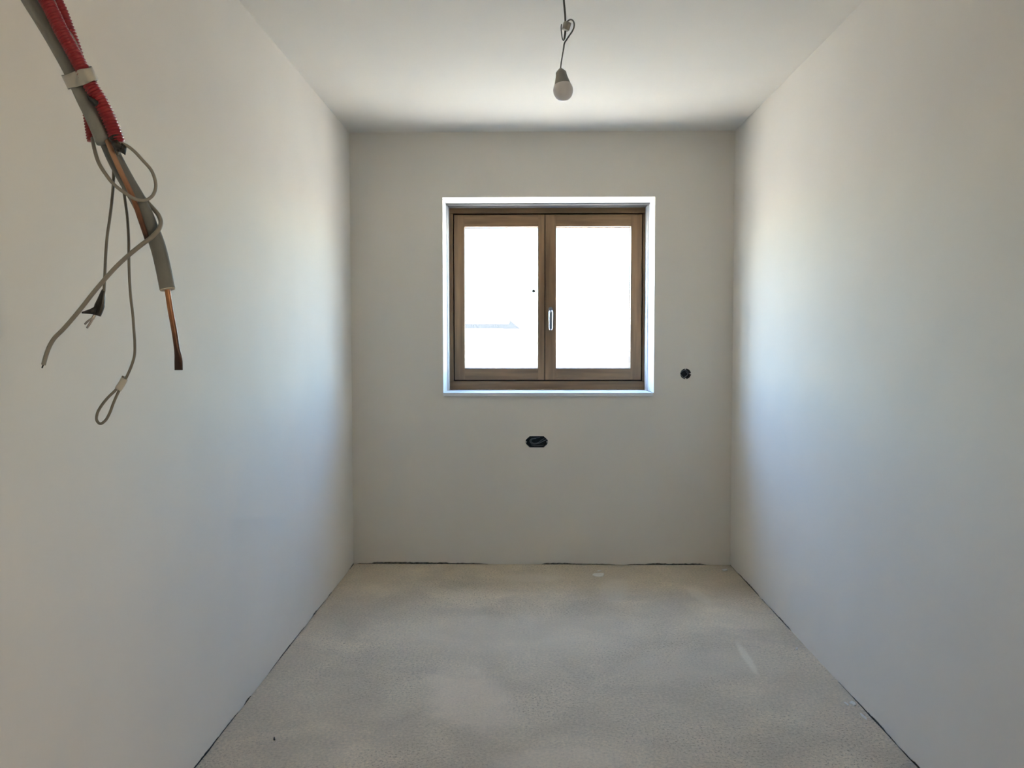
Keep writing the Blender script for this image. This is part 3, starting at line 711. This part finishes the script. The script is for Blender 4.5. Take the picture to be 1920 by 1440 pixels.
# thick cable that wraps round the long sleeve
part('cable', [(205, 262, 1.202), (218, 290, 1.200), (238, 325, 1.196), (262, 362, 1.192), (277, 380, 1.189), (288, 392, 1.182), (298, 405, 1.166), (301.5, 420, 1.150), (296.5, 432, 1.142), (284, 445, 1.140), (268, 457, 1.140), (243, 477, 1.142), (220, 498, 1.146), (197, 523, 1.150), (175, 549, 1.154), (153, 577, 1.156), (133, 601, 1.156), (117, 619, 1.156), (102, 634, 1.156), (92.5, 650, 1.156), (86.5, 666, 1.156), (81.5, 684, 1.156)], 0.0031, 'cable', 12, label='thick pale grey cable hooked round the insulated pipe')
part('wire_strand', [(81.5, 683, 1.156), (78.8, 690, 1.156)], 0.0010, 'crumb', 6, n=2)

# ---------------------------------------------------------------- bits lying on the floor
def chip(name, outline, th, m, label, cat, group=None):
    P = [on_floor(*p) for p in outline]; c = sum(P, Vector()) / len(P)
    bm = bmesh.new(); A = [bm.verts.new((p.x, p.y, 0.0002)) for p in P]
    B = [bm.verts.new((c.x + (p.x - c.x) * 0.93, c.y + (p.y - c.y) * 0.93, th * (0.8 + 0.4 * ((i * 7) % 3) / 2))) for i, p in enumerate(P)]
    n = len(P)
    for i in range(n): bm.faces.new((A[i], A[(i + 1) % n], B[(i + 1) % n], B[i]))
    bm.faces.new(A[::-1]); bm.faces.new(B)
    bmesh.ops.recalc_face_normals(bm, faces=bm.faces[:])
    return tag(link(name, bm, m), label, cat, group)
chip('plaster_flake', [(1110, 1078), (1113, 1076), (1122, 1075.5), (1132, 1075), (1133, 1077.5), (1131, 1081), (1124, 1082), (1116, 1081)], 0.004, 'flake', 'largest white plaster flake on the floor near the end wall', 'plaster flake')
chip('plaster_flake', [(1120, 1070), (1127, 1069.7), (1128, 1071), (1121, 1071.3)], 0.003, 'flake', 'thin white plaster flake between the large flake and the end wall', 'plaster flake')
chip('plaster_flake', [(1592, 1318), (1597, 1316), (1603, 1319), (1605.5, 1323), (1602, 1325), (1596, 1322)], 0.005, 'flake', 'white plaster flake on the floor at the foot of the right wall', 'plaster flake')
chip('plaster_flake', [(1582, 1317), (1585, 1317.5), (1592, 1323), (1590, 1323.5)], 0.003, 'flake', 'narrow white plaster sliver left of the flake by the right wall', 'plaster flake')
chip('plaster_flake', [(1612, 1338), (1615, 1339), (1625, 1348), (1626, 1351), (1618, 1346)], 0.004, 'flake', 'long white plaster sliver nearest the viewer by the right wall', 'plaster flake')
chip('plaster_flake', [(1353, 1068), (1362, 1067.5), (1364, 1070), (1356, 1071.5)], 0.004, 'flake', 'pale plaster flake in the right rear corner of the floor', 'plaster flake')
chip('plaster_drop', [(1492, 1216), (1494, 1215), (1496, 1216), (1496, 1218), (1494, 1219), (1492, 1218)], 0.004, 'flake', 'small round white drop on the floor near the right wall', 'plaster drop')
chip('dark_crumb', [(512.5, 1387.5), (513.5, 1384), (515, 1385.5), (516, 1388), (514, 1389)], 0.006, 'crumb', 'single small black crumb on the floor near the left wall', 'crumb')

# ---------------------------------------------------------------- outside
g = link('ground', box_bm(-150, 150, -150, 260, -0.5, -0.35), 'ground')
tag(g, 'bright pale ground outside the window', kind='structure')
YH = 42.0
def O(px, py, y=YH): return at(px, py, y)
hs = empty('outbuilding', (O(920, 640).x - 6, YH, -0.35))
tag(hs, 'washed-out low white outbuilding with a grey roof edge seen through the left pane', 'building')
xr = O(976, 616).x; zb_, zt_ = O(920, 616).z, O(920, 607).z
bm = sheet_bm([[(xr - 14, zb_), (xr, zb_), (O(956, 600).x, O(956, 600).z), (O(954, 607).x, zt_), (xr - 14, zt_)]], lambda a, b: Vector((a, YH, b)), Vector((0, 5.0, 0)))
link('roof_edge', bm, 'roof_dark', hs)
link('wall', box_bm(xr - 13.6, xr - 0.9, YH + 0.15, YH + 4.8, -0.35, zb_), 'render_white', hs)
